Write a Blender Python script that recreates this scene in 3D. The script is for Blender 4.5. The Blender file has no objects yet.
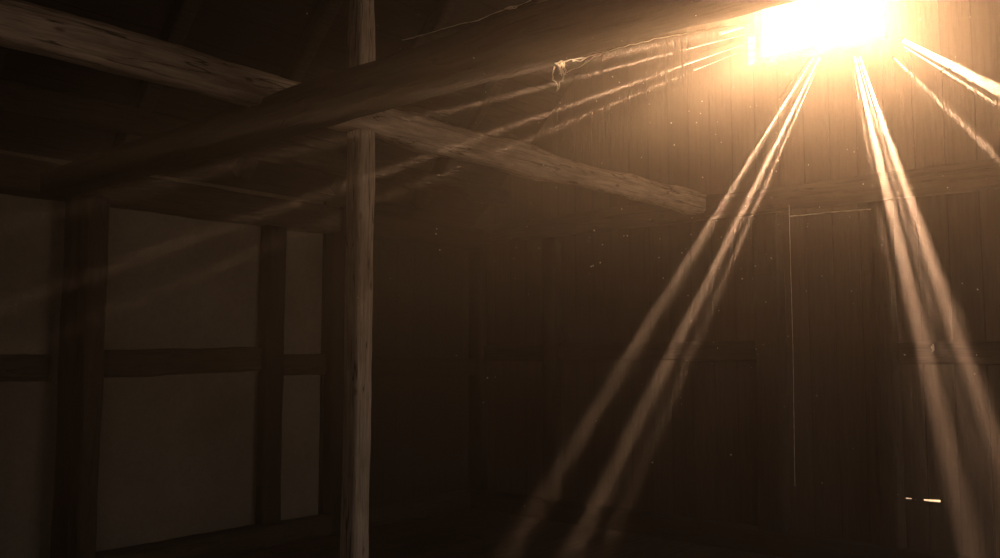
import bpy, bmesh, math, random
from mathutils import Vector, Matrix, noise

C = bpy.context.scene.collection
SC = bpy.context.scene
R = math.radians
random.seed(7)

# ------------------------------------------------------------------ camera
# World axes follow the building: X runs along the long walls, Y across it.
EYE = 1.6
F = 870.0
ALPHA = math.atan(760.0 / 870.0)
PITCH = math.atan(74.0 / 870.0)
cam_data = bpy.data.cameras.new('camera')
cam_data.sensor_fit = 'HORIZONTAL'
cam_data.sensor_width = 36.0
cam_data.lens = 36.0 * F / 1000.0
cam_data.clip_start = 0.02
cam = bpy.data.objects.new('camera', cam_data)
C.objects.link(cam)
cam.location = (0, 0, EYE)
fh = Vector((math.cos(ALPHA), math.sin(ALPHA), 0))
fwd = (fh * math.cos(PITCH) + Vector((0, 0, math.sin(PITCH)))).normalized()
right = fwd.cross(Vector((0, 0, 1))).normalized()
up = right.cross(fwd).normalized()
rot = Matrix((right, up, -fwd)).transposed()
cam.rotation_euler = rot.to_euler()
SC.camera = cam


def ray(px, py):
    return fwd + right * ((px - 500.0) / F) + up * ((279.0 - py) / F)


def on_x(px, py, a):
    d = ray(px, py)
    return Vector((0, 0, EYE)) + d * (a / d.x)


def on_y(px, py, b):
    d = ray(px, py)
    return Vector((0, 0, EYE)) + d * (b / d.y)


def on_z(px, py, h):
    d = ray(px, py)
    return Vector((0, 0, EYE)) + d * ((h - EYE) / d.z)


# ------------------------------------------------------------------ helpers
def tag(o, label=None, cat=None, group=None, kind=None):
    if label: o['label'] = label
    if cat: o['category'] = cat
    if group: o['group'] = group
    if kind: o['kind'] = kind
    return o


def link(name, bm, m, parent=None, smooth=False):
    me = bpy.data.meshes.new(name)
    bmesh.ops.recalc_face_normals(bm, faces=bm.faces)
    bm.to_mesh(me)
    bm.free()
    me.materials.append(m)
    if smooth:
        for p in me.polygons: p.use_smooth = True
    o = bpy.data.objects.new(name, me)
    C.objects.link(o)
    if parent: o.parent = parent
    return o


def empty(name, loc=(0, 0, 0)):
    o = bpy.data.objects.new(name, None)
    o.location = loc
    C.objects.link(o)
    return o


# ------------------------------------------------------------------ materials
def new_mat(name):
    m = bpy.data.materials.new(name)
    m.use_nodes = True
    nt = m.node_tree
    nt.nodes.clear()
    out = nt.nodes.new('ShaderNodeOutputMaterial')
    b = nt.nodes.new('ShaderNodeBsdfPrincipled')
    nt.links.new(b.outputs[0], out.inputs[0])
    return m, nt, b, out


def mapped(nt, scale, coord='Object'):
    tc = nt.nodes.new('ShaderNodeTexCoord')
    mp = nt.nodes.new('ShaderNodeMapping')
    mp.inputs['Scale'].default_value = scale
    nt.links.new(tc.outputs[coord], mp.inputs[0])
    return mp


def nz(nt, mp, scale, detail=6, rough=.6, dist=0.0):
    n = nt.nodes.new('ShaderNodeTexNoise')
    n.inputs['Scale'].default_value = scale
    n.inputs['Detail'].default_value = detail
    n.inputs['Roughness'].default_value = rough
    n.inputs['Distortion'].default_value = dist
    nt.links.new(mp.outputs[0], n.inputs['Vector'])
    return n


def ramp(nt, src, stops):
    r = nt.nodes.new('ShaderNodeValToRGB')
    e = r.color_ramp.elements
    e[0].position, e[0].color = stops[0][0], (*stops[0][1], 1)
    e[1].position, e[1].color = stops[-1][0], (*stops[-1][1], 1)
    for p, c in stops[1:-1]:
        k = e.new(p); k.color = (*c, 1)
    nt.links.new(src, r.inputs[0])
    return r


def mixc(nt, fac, a, b, mode='MIX'):
    m = nt.nodes.new('ShaderNodeMix')
    m.data_type = 'RGBA'
    m.blend_type = mode
    if isinstance(fac, float): m.inputs[0].default_value = fac
    else: nt.links.new(fac, m.inputs[0])
    nt.links.new(a, m.inputs[6])
    nt.links.new(b, m.inputs[7])
    return m


def wood(name, dark, mid, light, bump=.6, axis='X', crack=True, rough=.85):
    """Weathered timber: long fibres along the local axis, drying cracks, knots and blotches."""
    m, nt, b, out = new_mat(name)
    lo, hi = 1.0, 16.0
    sc = {'X': (lo, hi, hi), 'Y': (hi, lo, hi), 'Z': (hi, hi, lo)}[axis]
    grain = nz(nt, mapped(nt, sc), 3.2, 10, .68, .35)
    blot = nz(nt, mapped(nt, {'X': (1, 2.2, 2.2), 'Y': (2.2, 1, 2.2), 'Z': (2.2, 2.2, 1)}[axis]), 2.3, 5, .6)
    g = ramp(nt, grain.outputs['Fac'], [(.28, dark), (.5, mid), (.72, light)])
    bl = ramp(nt, blot.outputs['Fac'], [(.3, (.45, .42, .4)), (.62, (1, 1, 1))])
    col = mixc(nt, .75, g.outputs[0], bl.outputs[0], 'MULTIPLY')
    last = col.outputs[2]
    hsum = grain.outputs['Fac']
    if crack:
        sc2 = {'X': (.35, 7, 7), 'Y': (7, .35, 7), 'Z': (7, 7, .35)}[axis]
        cn = nz(nt, mapped(nt, sc2), 2.1, 3, .5, .2)
        d = nt.nodes.new('ShaderNodeMath'); d.operation = 'SUBTRACT'; d.inputs[1].default_value = .5
        nt.links.new(cn.outputs['Fac'], d.inputs[0])
        ab = nt.nodes.new('ShaderNodeMath'); ab.operation = 'ABSOLUTE'
        nt.links.new(d.outputs[0], ab.inputs[0])
        cr = ramp(nt, ab.outputs[0], [(0.0, (.16, .13, .11)), (.012, (1, 1, 1))])
        # worm holes and knots
        v = nt.nodes.new('ShaderNodeTexVoronoi')
        v.inputs['Scale'].default_value = 4.0
        nt.links.new(mapped(nt, {'X': (1, 2.4, 2.4), 'Y': (2.4, 1, 2.4), 'Z': (2.4, 2.4, 1)}[axis]).outputs[0], v.inputs['Vector'])
        kn = ramp(nt, v.outputs['Distance'], [(.05, (.25, .2, .17)), (.13, (1, 1, 1))])
        c2 = mixc(nt, 1.0, last, cr.outputs[0], 'MULTIPLY')
        c3 = mixc(nt, .8, c2.outputs[2], kn.outputs[0], 'MULTIPLY')
        last = c3.outputs[2]
        ad = nt.nodes.new('ShaderNodeMath'); ad.operation = 'MULTIPLY'
        nt.links.new(grain.outputs['Fac'], ad.inputs[0])
        nt.links.new(cr.outputs[0], ad.inputs[1])
        hsum = ad.outputs[0]
    nt.links.new(last, b.inputs['Base Color'])
    b.inputs['Roughness'].default_value = rough
    b.inputs['Specular IOR Level'].default_value = .2
    bp = nt.nodes.new('ShaderNodeBump')
    bp.inputs['Strength'].default_value = bump
    bp.inputs['Distance'].default_value = .02
    nt.links.new(hsum, bp.inputs['Height'])
    nt.links.new(bp.outputs[0], b.inputs['Normal'])
    return m


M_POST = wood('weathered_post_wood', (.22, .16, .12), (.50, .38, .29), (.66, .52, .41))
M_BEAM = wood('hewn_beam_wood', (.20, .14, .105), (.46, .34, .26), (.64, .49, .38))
M_TIE = wood('dark_beam_wood', (.010, .0075, .006), (.022, .016, .012), (.042, .03, .022))  # crossing beam's shade put into the base colour; also used for dark studs
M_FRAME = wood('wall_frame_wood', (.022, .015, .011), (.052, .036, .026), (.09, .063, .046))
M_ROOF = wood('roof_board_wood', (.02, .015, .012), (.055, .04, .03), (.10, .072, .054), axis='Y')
M_GABLE = wood('gable_frame_wood', (.055, .039, .028), (.085, .062, .044), (.115, .083, .06))
M_WIN = wood('window_wood', (.18, .13, .09), (.36, .26, .18), (.5, .38, .28))


def plaster():
    m, nt, b, out = new_mat('clay_plaster')
    n1 = nz(nt, mapped(nt, (1, 1, 1)), 1.1, 8, .62)
    n2 = nz(nt, mapped(nt, (1, 1, 1)), 26, 6, .7)
    c1 = ramp(nt, n1.outputs['Fac'], [(.3, (.15, .115, .088)), (.7, (.25, .20, .155))])
    c2 = ramp(nt, n2.outputs['Fac'], [(.25, (.7, .68, .66)), (.6, (1, 1, 1))])
    c = mixc(nt, .8, c1.outputs[0], c2.outputs[0], 'MULTIPLY')
    nt.links.new(c.outputs[2], b.inputs['Base Color'])
    b.inputs['Roughness'].default_value = .95
    b.inputs['Specular IOR Level'].default_value = .1
    bp = nt.nodes.new('ShaderNodeBump'); bp.inputs['Strength'].default_value = .5; bp.inputs['Distance'].default_value = .02
    nt.links.new(n2.outputs['Fac'], bp.inputs['Height'])
    nt.links.new(bp.outputs[0], b.inputs['Normal'])
    return m


def planks(name, axis, width, dark, light):
    """Boards side by side: axis = the coordinate across the boards; seams dark, each board its own tone."""
    m, nt, b, out = new_mat(name)
    tc = nt.nodes.new('ShaderNodeTexCoord')
    sx = nt.nodes.new('ShaderNodeSeparateXYZ')
    nt.links.new(tc.outputs['Object'], sx.inputs[0])
    dv = nt.nodes.new('ShaderNodeMath'); dv.operation = 'DIVIDE'; dv.inputs[1].default_value = width
    nt.links.new(sx.outputs[axis], dv.inputs[0])
    fr = nt.nodes.new('ShaderNodeMath'); fr.operation = 'FRACT'
    nt.links.new(dv.outputs[0], fr.inputs[0])
    fl = nt.nodes.new('ShaderNodeMath'); fl.operation = 'FLOOR'
    nt.links.new(dv.outputs[0], fl.inputs[0])
    wn = nt.nodes.new('ShaderNodeTexWhiteNoise'); wn.noise_dimensions = '1D'
    nt.links.new(fl.outputs[0], wn.inputs['W'])
    pp = nt.nodes.new('ShaderNodeMath'); pp.operation = 'PINGPONG'; pp.inputs[1].default_value = .5
    nt.links.new(fr.outputs[0], pp.inputs[0])
    seam = ramp(nt, pp.outputs[0], [(.0, (.35, .32, .3)), (.03, (1, 1, 1))])
    hi = [16, 16, 16]
    run = {'X': 'Y', 'Y': 'Z', 'Z': 'X'}[axis] if name != 'floor_planks' else 'X'
    hi['XYZ'.index(run)] = 1
    g = nz(nt, mapped(nt, tuple(hi)), 2.4, 9, .66, .3)
    gc = ramp(nt, g.outputs['Fac'], [(.3, dark), (.72, light)])
    tone = ramp(nt, wn.outputs['Value'], [(0, (.8, .79, .78)), (1, (1, 1, 1))])
    a = mixc(nt, 1.0, gc.outputs[0], tone.outputs[0], 'MULTIPLY')
    c = mixc(nt, 1.0, a.outputs[2], seam.outputs[0], 'MULTIPLY')
    nt.links.new(c.outputs[2], b.inputs['Base Color'])
    b.inputs['Roughness'].default_value = .9
    b.inputs['Specular IOR Level'].default_value = .15
    ml = nt.nodes.new('ShaderNodeMath'); ml.operation = 'MULTIPLY'
    nt.links.new(g.outputs['Fac'], ml.inputs[0]); nt.links.new(seam.outputs[0], ml.inputs[1])
    bp = nt.nodes.new('ShaderNodeBump'); bp.inputs['Strength'].default_value = .7; bp.inputs['Distance'].default_value = .02
    nt.links.new(ml.outputs[0], bp.inputs['Height'])
    nt.links.new(bp.outputs[0], b.inputs['Normal'])
    return m


M_PLASTER = plaster()
M_WALLP = planks('gable_planks', 'Y', .21, (.065, .046, .034), (.11, .08, .058))
M_SIDEP = planks('side_wall_planks', 'X', .23, (.02, .015, .011), (.06, .045, .034))
M_FLOOR = planks('floor_planks', 'Y', .26, (.035, .026, .02), (.13, .095, .07))


def silk(name='spider_silk', tr=.7):
    m, nt, b, out = new_mat(name)
    nt.nodes.remove(b)
    d = nt.nodes.new('ShaderNodeBsdfDiffuse'); d.inputs[0].default_value = (.92, .88, .8, 1)
    t = nt.nodes.new('ShaderNodeBsdfTranslucent'); t.inputs[0].default_value = (.95, .9, .8, 1)
    mx = nt.nodes.new('ShaderNodeMixShader'); mx.inputs[0].default_value = tr
    nt.links.new(d.outputs[0], mx.inputs[1]); nt.links.new(t.outputs[0], mx.inputs[2])
    nt.links.new(mx.outputs[0], out.inputs[0])
    return m


M_SILK = silk()
M_DUST = silk('dust_fleck', .75)

m, nt, b, out = new_mat('iron')
n = nz(nt, mapped(nt, (1, 1, 1)), 60, 4)
r = ramp(nt, n.outputs['Fac'], [(.3, (.02, .016, .013)), (.7, (.09, .05, .03))])
nt.links.new(r.outputs[0], b.inputs['Base Color']); b.inputs['Roughness'].default_value = .7; b.inputs['Metallic'].default_value = .6
M_IRON = m

m, nt, b, out = new_mat('dusty_dimming_glass')
nt.nodes.remove(b)
tp = nt.nodes.new('ShaderNodeBsdfTransparent'); tp.inputs[0].default_value = (.60, .58, .53, 1)  # dust tint, also dims the sun through the added main pane
tl = nt.nodes.new('ShaderNodeBsdfTranslucent'); tl.inputs[0].default_value = (.6, .55, .48, 1)
gl = nt.nodes.new('ShaderNodeBsdfGlossy'); gl.inputs['Roughness'].default_value = .2
m1 = nt.nodes.new('ShaderNodeMixShader'); m2 = nt.nodes.new('ShaderNodeMixShader'); m2.inputs[0].default_value = .05
gn = nz(nt, mapped(nt, (1, 1, 1)), 14, 6)
gr = ramp(nt, gn.outputs['Fac'], [(.35, (.12, .12, .12)), (.75, (.35, .35, .35))])
nt.links.new(gr.outputs[0], m1.inputs[0])
nt.links.new(tp.outputs[0], m1.inputs[1]); nt.links.new(tl.outputs[0], m1.inputs[2])
nt.links.new(m1.outputs[0], m2.inputs[1]); nt.links.new(gl.outputs[0], m2.inputs[2])
nt.links.new(m2.outputs[0], out.inputs[0])
M_GLASS = m

m, nt, b, out = new_mat('meadow')
n = nz(nt, mapped(nt, (1, 1, 1)), 3, 8)
r = ramp(nt, n.outputs['Fac'], [(.3, (.16, .13, .06)), (.7, (.42, .33, .16))])
nt.links.new(r.outputs[0], b.inputs['Base Color']); b.inputs['Roughness'].default_value = 1
M_GROUND = m


# ------------------------------------------------------------------ timber shapes
def timber_mesh(L, w, h, seed=0, rough=.006, bow=(0, 0), widths=None, step=.05, cham=.12, y0=None):
    """Hewn beam along local X from 0 to L; w across Y, h along Z. widths(t)->(scale_w, scale_h, dy, dz)."""
    bm = bmesh.new()
    n = max(4, int(L / step))
    rings = []
    cw, ch = cham * w, cham * h
    k = 3
    pts = []
    hw, hh = w / 2, h / 2
    cors = [(-hw, -hh, 1, 1), (hw, -hh, -1, 1), (hw, hh, -1, -1), (-hw, hh, 1, -1)]
    base = []
    # perimeter points with chamfered corners and two points on each face
    def edge(a, b2, m):
        return [(a[0] + (b2[0] - a[0]) * i / m, a[1] + (b2[1] - a[1]) * i / m) for i in range(m)]
    P = [(-hw + cw, -hh), (hw - cw, -hh), (hw, -hh + ch), (hw, hh - ch), (hw - cw, hh), (-hw + cw, hh), (-hw, hh - ch), (-hw, -hh + ch)]
    for i in range(8):
        base += edge(P[i], P[(i + 1) % 8], 4 if i % 2 == 0 else 1)
    off = Vector((seed * 7.31, seed * 3.17, seed * 1.77))
    for i in range(n + 1):
        t = i / n
        x = L * t
        sw, sh, dy, dz = widths(t) if widths else (1, 1, 0, 0)
        by = bow[0] * math.sin(math.pi * t) + dy
        bz = bow[1] * math.sin(math.pi * t) + dz
        vs = []
        for (y, z) in base:
            q = Vector((x * 2.0, y * 5, z * 5)) + off
            q2 = Vector((x * 9.0, y * 22, z * 22)) + off
            d = noise.noise(q) * rough * 1.6 + noise.noise(q2) * rough * .55
            rr = Vector((y, z))
            rr = rr.normalized() if rr.length > 1e-6 else rr
            vs.append(bm.verts.new((x, (y * sw + rr.x * d) + by, (z * sh + rr.y * d) + bz)))
        rings.append(vs)
    m_ = len(base)
    for a, b2 in zip(rings, rings[1:]):
        for j in range(m_):
            bm.faces.new((a[j], a[(j + 1) % m_], b2[(j + 1) % m_], b2[j]))
    bm.faces.new(rings[0]); bm.faces.new(rings[-1])
    return bm


def orient(o, p0, p1, roll_up=(0, 0, 1)):
    p0, p1 = Vector(p0), Vector(p1)
    x = (p1 - p0).normalized()
    u = Vector(roll_up)
    y = u.cross(x)
    if y.length < 1e-4: y = Vector((0, 1, 0))
    y.normalize()
    z = x.cross(y)
    o.matrix_local = Matrix.Translation(p0) @ Matrix((x, y, z)).transposed().to_4x4()


def timber(name, p0, p1, w, h, mat, label=None, cat='beam', parent=None, up_=(0, 0, 1), group=None, kind=None, **kw):
    L = (Vector(p1) - Vector(p0)).length
    o = link(name, timber_mesh(L, w, h, **kw), mat, parent, smooth=True)
    orient(o, p0, p1, up_)
    me = o.data
    for p in me.polygons:
        if len(p.vertices) > 4: p.use_smooth = False
    if parent is None: tag(o, label, cat, group, kind)
    return o


def peg(parent, p0, p1, r=.012, mat=None):
    """Short round peg driven into a timber, a part of it."""
    p0, p1 = Vector(p0), Vector(p1)
    bm = bmesh.new()
    bmesh.ops.create_cone(bm, cap_ends=True, segments=9, radius1=r, radius2=r * .85, depth=(p1 - p0).length)
    o = link('wooden_peg', bm, mat or M_TIE, None, True)
    z = (p1 - p0).normalized()
    o.rotation_mode = 'QUATERNION'
    mw = Matrix.Translation((p0 + p1) / 2) @ z.to_track_quat('Z', 'Y').to_matrix().to_4x4()
    o.parent = parent
    o.matrix_parent_inverse = Matrix.Identity(4)
    o.matrix_local = parent.matrix_local.inverted() @ mw
    return o


# ------------------------------------------------------------------ the room shell
XR = 6.90      # gable wall on the right
XL = -6.0      # gable wall behind the camera
YB = 6.40      # long wall on the left of the view
YF = -1.2      # long wall on the right, out of the frame
EAVE = 2.98
RIDGE_Y = (YB + YF) / 2
SLOPE = 1.0
RIDGE = EAVE + (YB - RIDGE_Y) * SLOPE
T = .16


def poly_wall(name, outline, holes, to3, normal, thick, mat):
    """Flat wall of given thickness from a 2-D outline with holes."""
    bm = bmesh.new()
    def loop(pts):
        vs = [bm.verts.new(to3(*p)) for p in pts]
        return [bm.edges.new((vs[i], vs[(i + 1) % len(vs)])) for i in range(len(vs))]
    es = loop(outline)
    for h_ in holes: es += loop(h_)
    bmesh.ops.triangle_fill(bm, use_beauty=True, use_dissolve=False, edges=es, normal=normal)
    res = bmesh.ops.extrude_face_region(bm, geom=list(bm.faces))
    vs = [g for g in res['geom'] if isinstance(g, bmesh.types.BMVert)]
    bmesh.ops.translate(bm, verts=vs, vec=Vector(normal) * thick)
    o = link(name, bm, mat)
    tag(o, kind='structure')
    return o


def box(x0, x1, y0, y1, z0, z1):
    bm = bmesh.new()
    bmesh.ops.create_cube(bm, size=1)
    bmesh.ops.scale(bm, verts=bm.verts, vec=(x1 - x0, y1 - y0, z1 - z0))
    bmesh.ops.translate(bm, verts=bm.verts, vec=((x0 + x1) / 2, (y0 + y1) / 2, (z0 + z1) / 2))
    return bm


floor = link('floor', box(XL - T, XR + T, YF - T, YB + T, -.12, 0), M_FLOOR)
tag(floor, kind='structure')
ground = link('ground', box(-60, 80, -60, 60, -.6, -.13), M_GROUND)
tag(ground, kind='structure')

# window opening and gaps added around it for sun rays, in wall metres (y, z)
WY0, WY1, WZ0, WZ1 = 2.10, 3.08, 4.09, 4.92          # main opening
SY0, SY1 = 3.115, 3.205                               # narrow side light
window_hole = [(WY0, WZ0), (WY1, WZ0), (WY1, WZ1), (WY0, WZ1)]
side_hole = [(SY0, WZ0 - .02), (SY1, WZ0 - .03), (SY1, WZ0 + .23), (SY0, WZ0 + .23)]


def crack(y0, z0, y1, z1, w0, w1=None):  # outline of one added light gap
    w1 = w0 if w1 is None else w1
    d = Vector((y1 - y0, z1 - z0)).normalized()
    n_ = Vector((-d.y, d.x))
    return [(y0 + n_.x * w0 / 2, z0 + n_.y * w0 / 2), (y0 - n_.x * w0 / 2, z0 - n_.y * w0 / 2),
            (y1 - n_.x * w1 / 2, z1 - n_.y * w1 / 2), (y1 + n_.x * w1 / 2, z1 + n_.y * w1 / 2)]


def wp(px, py):
    p = on_x(px, py, XR)
    return p.y, p.z


def gap_px(x0, y0, x1, y1, w0, w1=None):
    return crack(*wp(x0, y0), *wp(x1, y1), w0, w1)


def ray_gap(dx0, dy0, dx1, dy1, w0, w1=None):
    """A made-up gap in the gable that lets a sun ray in, given by its two ends measured from where the sun stands behind the gable."""
    return gap_px(843 + dx0, 9 + dy0, 843 + dx1, 9 + dy1, w0, w1)


RAY_GAPS = [  # openings put in to send shafts of sunlight into the haze
    # added ray gaps below the window, to its left
    ray_gap(-33, 47, -62, 88, .010, .015),
    ray_gap(-29.5, 47, -62, 98, .022, .030),
    ray_gap(-26.6, 47, -56, 98, .012, .018),
    ray_gap(-24.0, 47, -52, 102, .024, .034),
    ray_gap(-21.2, 47, -46, 102, .014, .026),
    # below the window, to its right
    ray_gap(7.8, 46, 15, 90, .009, .014),
    ray_gap(10.6, 46, 23, 100, .024, .036),
    ray_gap(13.2, 46, 28.5, 98, .012, .016),
    ray_gap(15.8, 46, 35, 103, .022, .032),
    # right of the window
    ray_gap(58, 30, 108, 56, .034, .052),
    ray_gap(60, 37, 98, 60, .009, .013),
    ray_gap(50, 48, 64, 62, .010, .014),
    # left of the side light
    ray_gap(-99, 17.5, -124, 25, .024, .028),
    ray_gap(-99, 25, -156, 39.5, .016, .022),
    ray_gap(-101, 30.8, -146, 44.5, .009, .013),
    ray_gap(-99, 34.5, -158, 55, .018, .024),
    ray_gap(-99, 40.5, -150, 61, .016, .022),
]
# thin ragged gap low on the wall through which the bright outdoors shows
def slot(x0, y0, x1, y1, t0, t1):
    return [wp(x0, y0), wp(x1, y1), wp(x1, y1 + t1), wp(x0, y0 + t0)]


LOW = [slot(888, 496.6, 892, 496.9, .7, .8), slot(895, 497, 897.5, 497.2, .8, .8), slot(904.5, 497.6, 912, 498.4, 1.2, .7),
       slot(914.5, 499.3, 916.5, 499.5, .7, .7), slot(922.5, 499.2, 940.5, 500.0, 1.5, 2.5)]
outline = [(YF, 0), (YB, 0), (YB, EAVE), (RIDGE_Y, RIDGE), (YF, EAVE)]
wall_right = poly_wall('wall_right', outline, [window_hole, side_hole] + RAY_GAPS + LOW,
                       lambda y, z: (XR, y, z), (1, 0, 0), .035, M_WALLP)
wall_rear = poly_wall('wall_rear', outline, [], lambda y, z: (XL, y, z), (-1, 0, 0), T, M_WALLP)

# long wall on the left: clay panels between timbers, boarded towards the corner
wl = poly_wall('wall_left', [(XL, 0), (4.87, 0), (4.87, EAVE), (XL, EAVE)], [], lambda x, z: (x, YB, z), (0, 1, 0), T, M_PLASTER)
wl2 = poly_wall('wall_back', [(4.87, 0), (XR, 0), (XR, EAVE), (4.87, EAVE)], [], lambda x, z: (x, YB - .03, z), (0, 1, 0), T, M_SIDEP)

# long wall on the right (outside the picture) with openings added to light the timbers
DX0, DX1, DZ1 = 4.3, 6.75, 2.6  # unseen doorway, placed to light the post and long beam
side_light_hole = [(DX0, .05), (DX1, .05), (DX1, DZ1), (DX0, DZ1)]
HX0, HX1, HZ0, HZ1 = -3.2, -1.6, 1.0, 2.2  # unseen opening put in so light reaches the timbers' left faces
rear_light_hole = [(HX0, HZ0), (HX1, HZ0), (HX1, HZ1), (HX0, HZ1)]
wall_front = poly_wall('wall_front', [(XL, 0), (XR, 0), (XR, EAVE), (XL, EAVE)], [side_light_hole, rear_light_hole],
                       lambda x, z: (x, YF, z), (0, -1, 0), T, M_SIDEP)

# roof
def roof(name, side):
    ye = YB if side > 0 else YF
    yo = ye + side * .35
    bm = bmesh.new()
    zo = EAVE - .35 * SLOPE
    a = [(XL - .3, yo, zo), (XR + .3, yo, zo), (XR + .3, RIDGE_Y, RIDGE), (XL - .3, RIDGE_Y, RIDGE)]
    lo = [bm.verts.new(p) for p in a]
    hi = [bm.verts.new((p[0], p[1], p[2] + .09)) for p in a]
    bm.faces.new(lo); bm.faces.new(hi)
    for i in range(4): bm.faces.new((lo[i], lo[(i + 1) % 4], hi[(i + 1) % 4], hi[i]))
    o = link(name, bm, M_ROOFP)
    tag(o, kind='structure')
    return o


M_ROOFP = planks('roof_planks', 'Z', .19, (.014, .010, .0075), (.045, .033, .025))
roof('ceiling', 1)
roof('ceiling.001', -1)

# ------------------------------------------------------------------ window
win = empty('window_1', (XR, (WY0 + WY1) / 2, WZ0)); tag(win, kind='structure')


def wpart(name, bm, mat):
    bmesh.ops.translate(bm, verts=bm.verts, vec=-win.location)
    return link(name, bm, mat, win)


fr = bmesh.new()
def addbox(bm, *a):
    t = box(*a); me = bpy.data.meshes.new('t'); t.to_mesh(me); t.free(); bm.from_mesh(me); bpy.data.meshes.remove(me)
X0, X1 = XR - .03, XR + .06
addbox(fr, X0, X1, WY0 - .04, WY0, WZ0 - .04, WZ1 + .04)
addbox(fr, X0, X1, WY1, SY0, WZ0 - .04, WZ1 + .04)
addbox(fr, X0, X1, WY0, WY1, WZ0 - .04, WZ0)
addbox(fr, X0, X1, WY0, WY1, WZ1, WZ1 + .04)
wpart('window_frame', fr, M_WIN)
for (y0, y1, z0, z1) in ((2.565, 2.585, WZ0, WZ1), (WY0, WY1, 4.66, 4.68)):
    wpart('ray_bar', box(XR + .0, XR + .03, y0, y1, z0, z1), M_WIN)  # bars added to break the sunlight into separate rays
wpart('window_sill', box(XR - .07, XR, WY0 - .05, WY1 + .03, WZ0 - .075, WZ0 - .041), M_WIN)
wpart('dimming_pane', box(XR + .012, XR + .016, WY0, WY1, WZ0, WZ1), M_GLASS)  # pane added to weaken the sunbeam of the main opening
wpart('side_pane', box(XR + .012, XR + .016, SY0, SY1, WZ0 - .03, WZ0 + .23), M_GLASS)
for k in range(3):
    z = WZ0 + .035 + .062 * k
    wpart('ray_slat', box(XR + .017, XR + .03, SY0, SY1, z, z + .014 + .006 * (k % 2)), M_WIN)  # slats added to stripe the rays fanning out to the left

# ------------------------------------------------------------------ main timbers
PX, PY = 3.01, 3.635          # the lit post
PW = .115


def pf(t):
    f = 1 + .02 * math.sin(9 * t)
    return (f, f, .004 * math.sin(7 * t), .003 * math.sin(11 * t + 1))


post = timber('timber_post', (PX, PY, 0), (PX, PY, 2.80), PW, PW, M_POST,
              'pale weathered square timber post standing free, lit from the side, below the dark crossing beam', 'post', seed=3,
              rough=.005, widths=pf)


def kf(t):
    s = 1.32 - .30 * min(1, t / .22)
    return (s, s, .0, .0)


king = timber('strut_post', (PX + .02, PY + .03, 2.97), (PX + .02, PY + .03, 5.60), PW * .92, PW * .92, M_POST,
              'pale upper post rising from behind the dark crossing beam, foot wider than its shaft', 'post', seed=5,
              rough=.006, widths=kf)

# the long beam running away to the right, resting on the post
BZ = 2.885
def bf(t):
    x = t * 10.3 - 3.4
    sw = sh = 1.0
    if x < 3.05: sh = .98
    sh += .18 * math.exp(-((x - 3.45) / .22) ** 2) + .14 * math.exp(-((x - 4.35) / .3) ** 2) - .1 * math.exp(-((x - 5.3) / .5) ** 2)
    return (sw, sh, .01 * math.sin(x * 1.3), .012 * math.sin(x * 1.1 + .5))


long_beam = timber('longitudinal_beam', (-3.4, PY - .0, BZ), (XR, PY, BZ), .15, .17, M_BEAM,
                   'long crooked hewn beam resting on the free post and running away to the gable wall', 'beam', seed=11,
                   rough=.012, widths=bf, bow=(0, 0), step=.045, cham=.16)

# the dark tie beam that crosses in front of the post
TX = 2.45
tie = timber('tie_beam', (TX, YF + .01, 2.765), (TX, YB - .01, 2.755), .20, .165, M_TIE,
             'massive shade-dark crossing beam in front of the pale post, cobwebs along its edges', 'beam', seed=17,
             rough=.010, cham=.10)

# pegs at the joint
peg(post, (PX - .062, PY, 2.72), (PX - .045, PY, 2.72), .011, M_POST)
peg(post, (PX, PY - .064, 2.70), (PX, PY - .045, 2.70), .011, M_POST)

# ------------------------------------------------------------------ wall framing on the left wall
# plates
timber('wall_plate', (XL, YB - .07, 2.80), (4.95, YB - .07, 2.80), .18, .24, M_FRAME,
       'brown wall plate lying along the top of the clay panels on the left wall', 'beam', seed=21, rough=.01)
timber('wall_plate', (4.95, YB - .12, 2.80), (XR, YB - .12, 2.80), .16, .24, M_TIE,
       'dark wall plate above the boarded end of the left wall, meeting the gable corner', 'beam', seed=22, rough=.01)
timber('purlin', (XL, 5.95, 3.24), (XR - .02, 5.95, 3.24), .15, .17, M_FRAME,
       'brown purlin under the roof slope just above the left wall plate', 'beam', seed=23, rough=.01)
timber('purlin', (XL, 4.05, 5.02), (XR - .02, 4.05, 5.02), .14, .17, M_FRAME,
       'upper purlin carrying the rafters high above the crossing beam', 'beam', seed=24, rough=.01)

# wall posts (name, x centre, y front, width, depth, material)
posts = [
    (2.69, 6.14, .145, .18, M_FRAME, 'wall post standing just off the left wall, nearest post beside the large clay panel', 31),
    (2.64, 6.27, .14, .17, M_TIE, 'dark stud set against the clay wall behind the nearest wall post', 32),
    (4.30, 6.33, .18, .13, M_TIE, 'dark wall stud between the large clay panel and the narrow one', 33),
    (4.98, 6.31, .20, .15, M_TIE, 'dark wall stud where clay panelling ends and boards begin, behind the free post', 34),
    (0.30, 6.31, .18, .15, M_FRAME, 'brown wall stud at the far left end of the clay wall', 35),
]
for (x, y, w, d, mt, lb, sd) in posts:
    timber('wall_post', (x, y, 0), (x, y, 2.69), d, w, mt, lb, 'post', seed=sd, rough=.006, up_=(1, 0, 0))
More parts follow.
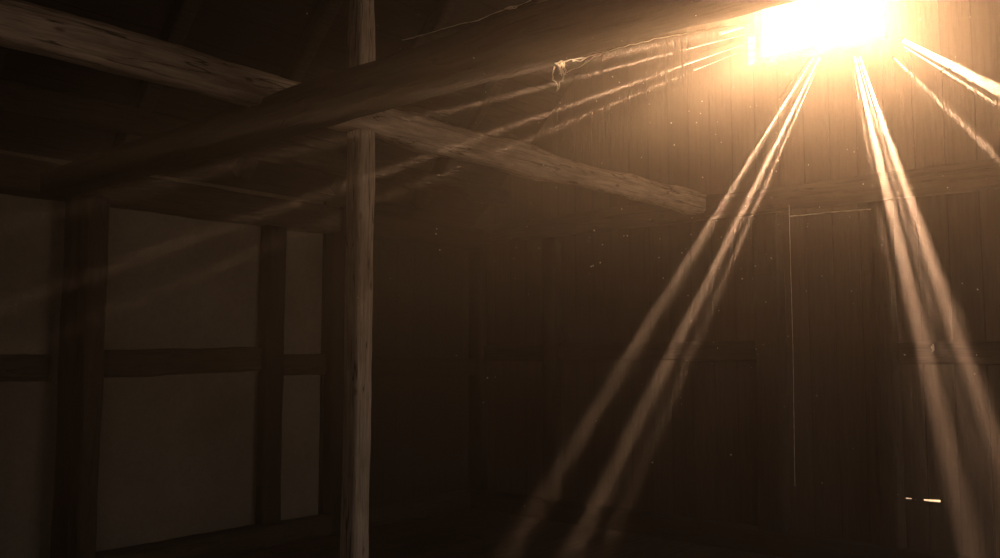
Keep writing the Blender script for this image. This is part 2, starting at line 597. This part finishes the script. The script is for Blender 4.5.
# rails
timber('wall_rail', (2.79, 6.36, 1.52), (4.20, 6.36, 1.55), .08, .20, M_FRAME,
       'brown horizontal rail at mid height crossing the large clay panel', 'rail', seed=41, rough=.008)
timber('wall_rail', (4.40, 6.36, 1.50), (4.87, 6.36, 1.50), .08, .18, M_FRAME,
       'short brown rail at mid height crossing the narrow clay panel', 'rail', seed=42, rough=.008)
timber('wall_rail', (0.40, 6.36, 1.50), (2.50, 6.36, 1.50), .08, .18, M_FRAME,
       'brown mid height rail left of the nearest wall post', 'rail', seed=43, rough=.008)
timber('wall_rail', (5.1, 6.30, 1.45), (XR - .1, 6.30, 1.45), .08, .18, M_TIE,
       'dark mid height rail across the boarded end of the left wall', 'rail', seed=44, rough=.008)

# gable wall framing
gp = [(5.29, .17, 'dark gable wall post nearest the corner, left of the sunbeams', 51),
      (3.03, .22, 'dark gable wall post beneath the window, behind the hanging silk thread', 52),
      (6.28, .18, 'corner post where the boarded wall meets the gable wall', 53),
      (2.13, .16, 'gable wall post right of the one beneath the window', 54)]
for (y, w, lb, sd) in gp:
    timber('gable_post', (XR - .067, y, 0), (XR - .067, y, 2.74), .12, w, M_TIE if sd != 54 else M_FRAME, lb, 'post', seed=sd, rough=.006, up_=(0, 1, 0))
timber('gable_beam', (XR - .05, YF, 2.86), (XR - .05, YB - .22, 2.86), .10, .20, M_GABLE,
       'brown cross beam along the gable wall below the bright window', 'beam', seed=55, rough=.008)
for (y0, y1, z, lb, sd) in ((3.15, 5.20, 1.62, 'gable wall rail between corner side post and the post beneath the window', 56),
                            (5.39, 6.18, 1.60, 'short gable wall rail beside the corner post', 57),
                            (-1.1, 2.04, 1.60, 'gable wall rail at the right, past the two posts under the window', 58)):
    timber('gable_rail', (XR - .04, y0, z), (XR - .04, y1, z), .08, .16, M_FRAME, lb, 'rail', seed=sd, rough=.006)
timber('sill_beam', (XR - .10, YF, .09), (XR - .10, YB - .02, .09), .18, .18, M_TIE,
       'low dark sill beam along the foot of the gable wall', 'beam', seed=59, rough=.008)
timber('sill_beam', (XL, YB - .08, .09), (XR - .21, YB - .08, .09), .15, .18, M_FRAME,
       'low brown sill beam along the foot of the left wall', 'beam', seed=60, rough=.008)

# ------------------------------------------------------------------ rafters
xs = [-.1, .9, 1.9, 2.9, 3.9, 4.9, 5.9]
names = ['leftmost rafter showing above the long beam',
         'second rafter from the left under the roof boards', 'third rafter from the left under the roof boards',
         'rafter meeting the roof just left of the pale upper post', 'rafter just right of the pale upper post',
         'rafter right of the crossing beam, towards the gable', 'rafter closest to the gable window']
rlen = RIDGE_Y - YB
proto = None
for x, lb in zip(xs, names):
    nrm = Vector((0, -1, -1)).normalized() * .065
    p0 = Vector((x, YB - .12, EAVE + .12)) + nrm
    p1 = Vector((x, RIDGE_Y + .05, RIDGE - .05)) + nrm
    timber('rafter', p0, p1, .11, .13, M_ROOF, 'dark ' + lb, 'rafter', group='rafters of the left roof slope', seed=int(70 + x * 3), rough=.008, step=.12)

# ------------------------------------------------------------------ cobwebs and threads
def strand(bm, pts, r, jit=0.0, seed=0, beads=0):
    """Fine tube through points with small irregularities."""
    rnd = random.Random(seed)
    fine = []
    for a, b2 in zip(pts, pts[1:]):
        a, b2 = Vector(a), Vector(b2)
        n_ = max(2, int((b2 - a).length / .02))
        for i in range(n_):
            fine.append(a.lerp(b2, i / n_))
    fine.append(Vector(pts[-1]))
    prev = None
    for i, p in enumerate(fine):
        q = p + Vector((rnd.uniform(-1, 1), rnd.uniform(-1, 1), rnd.uniform(-1, 1))) * jit
        nx = fine[min(i + 1, len(fine) - 1)] - fine[max(i - 1, 0)]
        if nx.length < 1e-6: nx = Vector((0, 0, 1))
        nx.normalize()
        s1 = nx.cross(Vector((.3, .4, .87))).normalized(); s2 = nx.cross(s1)
        rr = r * 1.7 * rnd.uniform(.45, 1.25)
        ring = [bm.verts.new(q + (s1 * math.cos(t) + s2 * math.sin(t)) * rr) for t in (0, 2.094, 4.189)]
        if prev:
            for j in range(3): bm.faces.new((prev[j], prev[(j + 1) % 3], ring[(j + 1) % 3], ring[j]))
        prev = ring


def web_at(px, py):
    return on_x(px, py, 2.29)


def pxline(pts, plane=2.29):
    return [on_x(x, y, plane) for x, y in pts]


root = empty('cobweb', pxline([(556, 66)])[0])
tag(root, 'ragged cobweb tuft hanging from the dark crossing beam, long strand leading up to the window', 'cobweb')
def wb(name, lines, r, jit, seed):
    bm = bmesh.new()
    for i, l in enumerate(lines): strand(bm, pxline(l), r * .8, jit * 1.4, seed + i)
    bmesh.ops.translate(bm, verts=bm.verts, vec=-root.location)
    return link(name, bm, M_SILK, root)
wb('hanging_tuft', [[(556, 64), (561, 62), (566, 62), (565, 68), (562, 74)], [(558, 63), (560, 68), (564, 74)], [(562, 62), (562, 70), (560, 74)], [(564, 62), (559, 68), (562, 76)],
                    [(555, 67), (552, 75), (553, 80), (557, 85), (558, 91)], [(566, 72), (564, 77), (560, 83), (559, 91)], [(562, 62), (565, 66), (561, 71)], [(560, 64), (566, 70), (566, 75)]], .0022, .003, 1)
wb('upper_strand', [[(556, 64), (566, 61), (575, 60), (586, 57), (598, 53), (608, 52)], [(567, 73), (580, 66), (594, 58), (603, 53), (608, 51)], [(572, 60), (580, 62), (588, 57)]], .0018, .002, 20)
wb('long_strand', [[(608, 51), (630, 45), (655, 39), (680, 34), (700, 31), (715, 28), (735, 25), (752, 21)], [(676, 35), (690, 33), (706, 30), (716, 28)]], .0013, .0015, 30)

def web(name, label, lines, plane, r, jit, seed, group=None):
    bm = bmesh.new()
    o0 = on_x(*lines[0][0], plane)
    for i, l in enumerate(lines): strand(bm, [on_x(x, y, plane) for x, y in l], r, jit, seed + i)
    bmesh.ops.translate(bm, verts=bm.verts, vec=-o0)
    o = link(name, bm, M_SILK)
    o.location = o0
    tag(o, label, 'cobweb' if name == 'cobweb' else 'thread', group)
web('cobweb', 'thin broken cobweb along the upper edge of the dark crossing beam',
    [[(402, 40), (430, 33), (452, 26), (478, 20), (500, 11), (524, 3), (532, 0)], [(505, 9), (511, 6), (517, 7), (512, 9), (505, 9)], [(508, 7), (515, 8), (519, 5)]], 2.28, .0013, .0015, 50)
web('silk_thread', 'nearly level pale spider thread stretched below the window, in front of gable boards',
    [[(790, 216), (812, 214), (830, 212), (850, 210.5), (871, 209)]], 4.2, .0022, .001, 60)
web('silk_thread', 'long vertical spider thread hanging before the gable post under the window, bright at its tip',
    [[(789, 205), (791, 280), (793, 350), (794, 420), (794.6, 470)], [(794.6, 470), (795, 486)], [(794.8, 474), (795, 486)]], 4.6, .0007, .0004, 70)
web('silk_thread', 'tiny bright scrap of spider thread floating among the right sunbeams',
    [[(932, 346), (933, 352), (934, 349)], [(933, 344), (933.5, 351)]], 3.2, .002, .001, 80)

# ------------------------------------------------------------------ dust motes in the light
bm = bmesh.new()
rnd = random.Random(12)
for k in range(330):
    d = rnd.uniform(.9, 4.5)
    px, py = rnd.gauss(690, 150), rnd.gauss(160, 150)
    if not (0 < px < 1000 and -40 < py < 600): continue
    v = ray(px, py)
    p = Vector((0, 0, EYE)) + v * d
    r_ = rnd.uniform(.00025, .0007) * d * rnd.choice((.6, .7, 1, 1, 1.7))
    t = Matrix.Translation(p) @ Matrix.Rotation(rnd.random() * 6, 4, 'X') @ Matrix.Diagonal((r_, r_ * rnd.uniform(.5, 1), r_, 1))
    bmesh.ops.create_icosphere(bm, subdivisions=1, radius=1, matrix=t)
dust = link('dust', bm, M_DUST)
tag(dust, 'fine bright dust motes floating in the sunlit air', 'dust', kind='stuff')

# ------------------------------------------------------------------ haze in the barn air
SIG = .0135
m = bpy.data.materials.new('dusty_air')
m.use_nodes = True
nt = m.node_tree; nt.nodes.clear()
out = nt.nodes.new('ShaderNodeOutputMaterial')
vs = nt.nodes.new('ShaderNodeVolumeScatter')
vs.inputs['Color'].default_value = (1, .93, .85, 1)
vs.inputs['Density'].default_value = SIG
vs.inputs['Anisotropy'].default_value = .875
vs2 = nt.nodes.new('ShaderNodeVolumeScatter')
vs2.inputs['Color'].default_value = (1, .50, .24, 1)
vs2.inputs['Density'].default_value = SIG * .5
vs2.inputs['Anisotropy'].default_value = .52
sh = nt.nodes.new('ShaderNodeAddShader')
nt.links.new(vs.outputs[0], sh.inputs[0]); nt.links.new(vs2.outputs[0], sh.inputs[1])
nt.links.new(sh.outputs[0], out.inputs['Volume'])
hz = bmesh.new()
e = .004
sec = [(YF + e, .004), (YB - .04, .004), (YB - .04, EAVE - .04), (RIDGE_Y, RIDGE - .02), (YF + e, EAVE - .02)]
a = [hz.verts.new((XL + e, y, z)) for y, z in sec]
b_ = [hz.verts.new((XR - e, y, z)) for y, z in sec]
hz.faces.new(a); hz.faces.new(b_)
for i in range(5): hz.faces.new((a[i], a[(i + 1) % 5], b_[(i + 1) % 5], b_[i]))
haze = link('haze', hz, m)
tag(haze, 'thin warm dusty haze filling the barn, catching the sunbeams', 'haze', kind='stuff')

# ------------------------------------------------------------------ light
sun_dir = ray(843, 9).normalized()
sd = bpy.data.lights.new('sun', 'SUN')
sd.energy = 29
sd.angle = R(.21)
sd.color = (1.0, .68, .44)
so = bpy.data.objects.new('sun', sd); C.objects.link(so)
so.rotation_euler = sun_dir.to_track_quat('Z', 'Y').to_euler()
so.location = sun_dir * 30

ad = bpy.data.lights.new('side_fill', 'AREA')  # fill lamp added in the unseen doorway, in place of daylight
ad.shape = 'RECTANGLE'
ad.size, ad.size_y = DX1 - DX0, DZ1
ad.energy = 25
ad.color = (1.0, .9, .8)
ao = bpy.data.objects.new('side_fill', ad); C.objects.link(ao)
ao.location = ((DX0 + DX1) / 2, YF - .05, DZ1 / 2 + .02)
ao.rotation_euler = (R(90), 0, 0)

hd = bpy.data.lights.new('rear_fill', 'AREA')  # second fill lamp, added to brighten the posts' left faces
hd.shape = 'RECTANGLE'
hd.size, hd.size_y = HX1 - HX0, HZ1 - HZ0
hd.energy = 17
hd.color = (1.0, .88, .76)
ho = bpy.data.objects.new('rear_fill', hd); C.objects.link(ho)
ho.location = ((HX0 + HX1) / 2, YF - .05, (HZ0 + HZ1) / 2)
ho.rotation_euler = (R(90), 0, 0)

w = bpy.data.worlds.new('sky')
SC.world = w
w.use_nodes = True
nt = w.node_tree; nt.nodes.clear()
wo = nt.nodes.new('ShaderNodeOutputWorld')
bg = nt.nodes.new('ShaderNodeBackground')
sky = nt.nodes.new('ShaderNodeTexSky')
sky.sky_type = 'NISHITA'
sky.sun_disc = False
sky.sun_elevation = math.asin(sun_dir.z)
sky.sun_rotation = math.atan2(sun_dir.x, sun_dir.y)
sky.dust_density = 4
mx = nt.nodes.new('ShaderNodeMix'); mx.data_type = 'RGBA'; mx.blend_type = 'MULTIPLY'; mx.inputs[0].default_value = 1
mx.inputs[7].default_value = (1, .86, .66, 1)
nt.links.new(sky.outputs[0], mx.inputs[6])
nt.links.new(mx.outputs[2], bg.inputs[0])
bg.inputs[1].default_value = .04
nt.links.new(bg.outputs[0], wo.inputs[0])

# ------------------------------------------------------------------ view and sampling settings
SC.view_settings.view_transform = 'Standard'
SC.view_settings.look = 'None'
SC.view_settings.gamma = 1
SC.view_settings.use_curve_mapping = False
SC.view_settings.exposure = 0
cy = SC.cycles
cy.use_denoising = True
cy.max_bounces = 6
cy.diffuse_bounces = 4
cy.volume_bounces = 1
cy.transparent_max_bounces = 12
cy.sample_clamp_indirect = 4
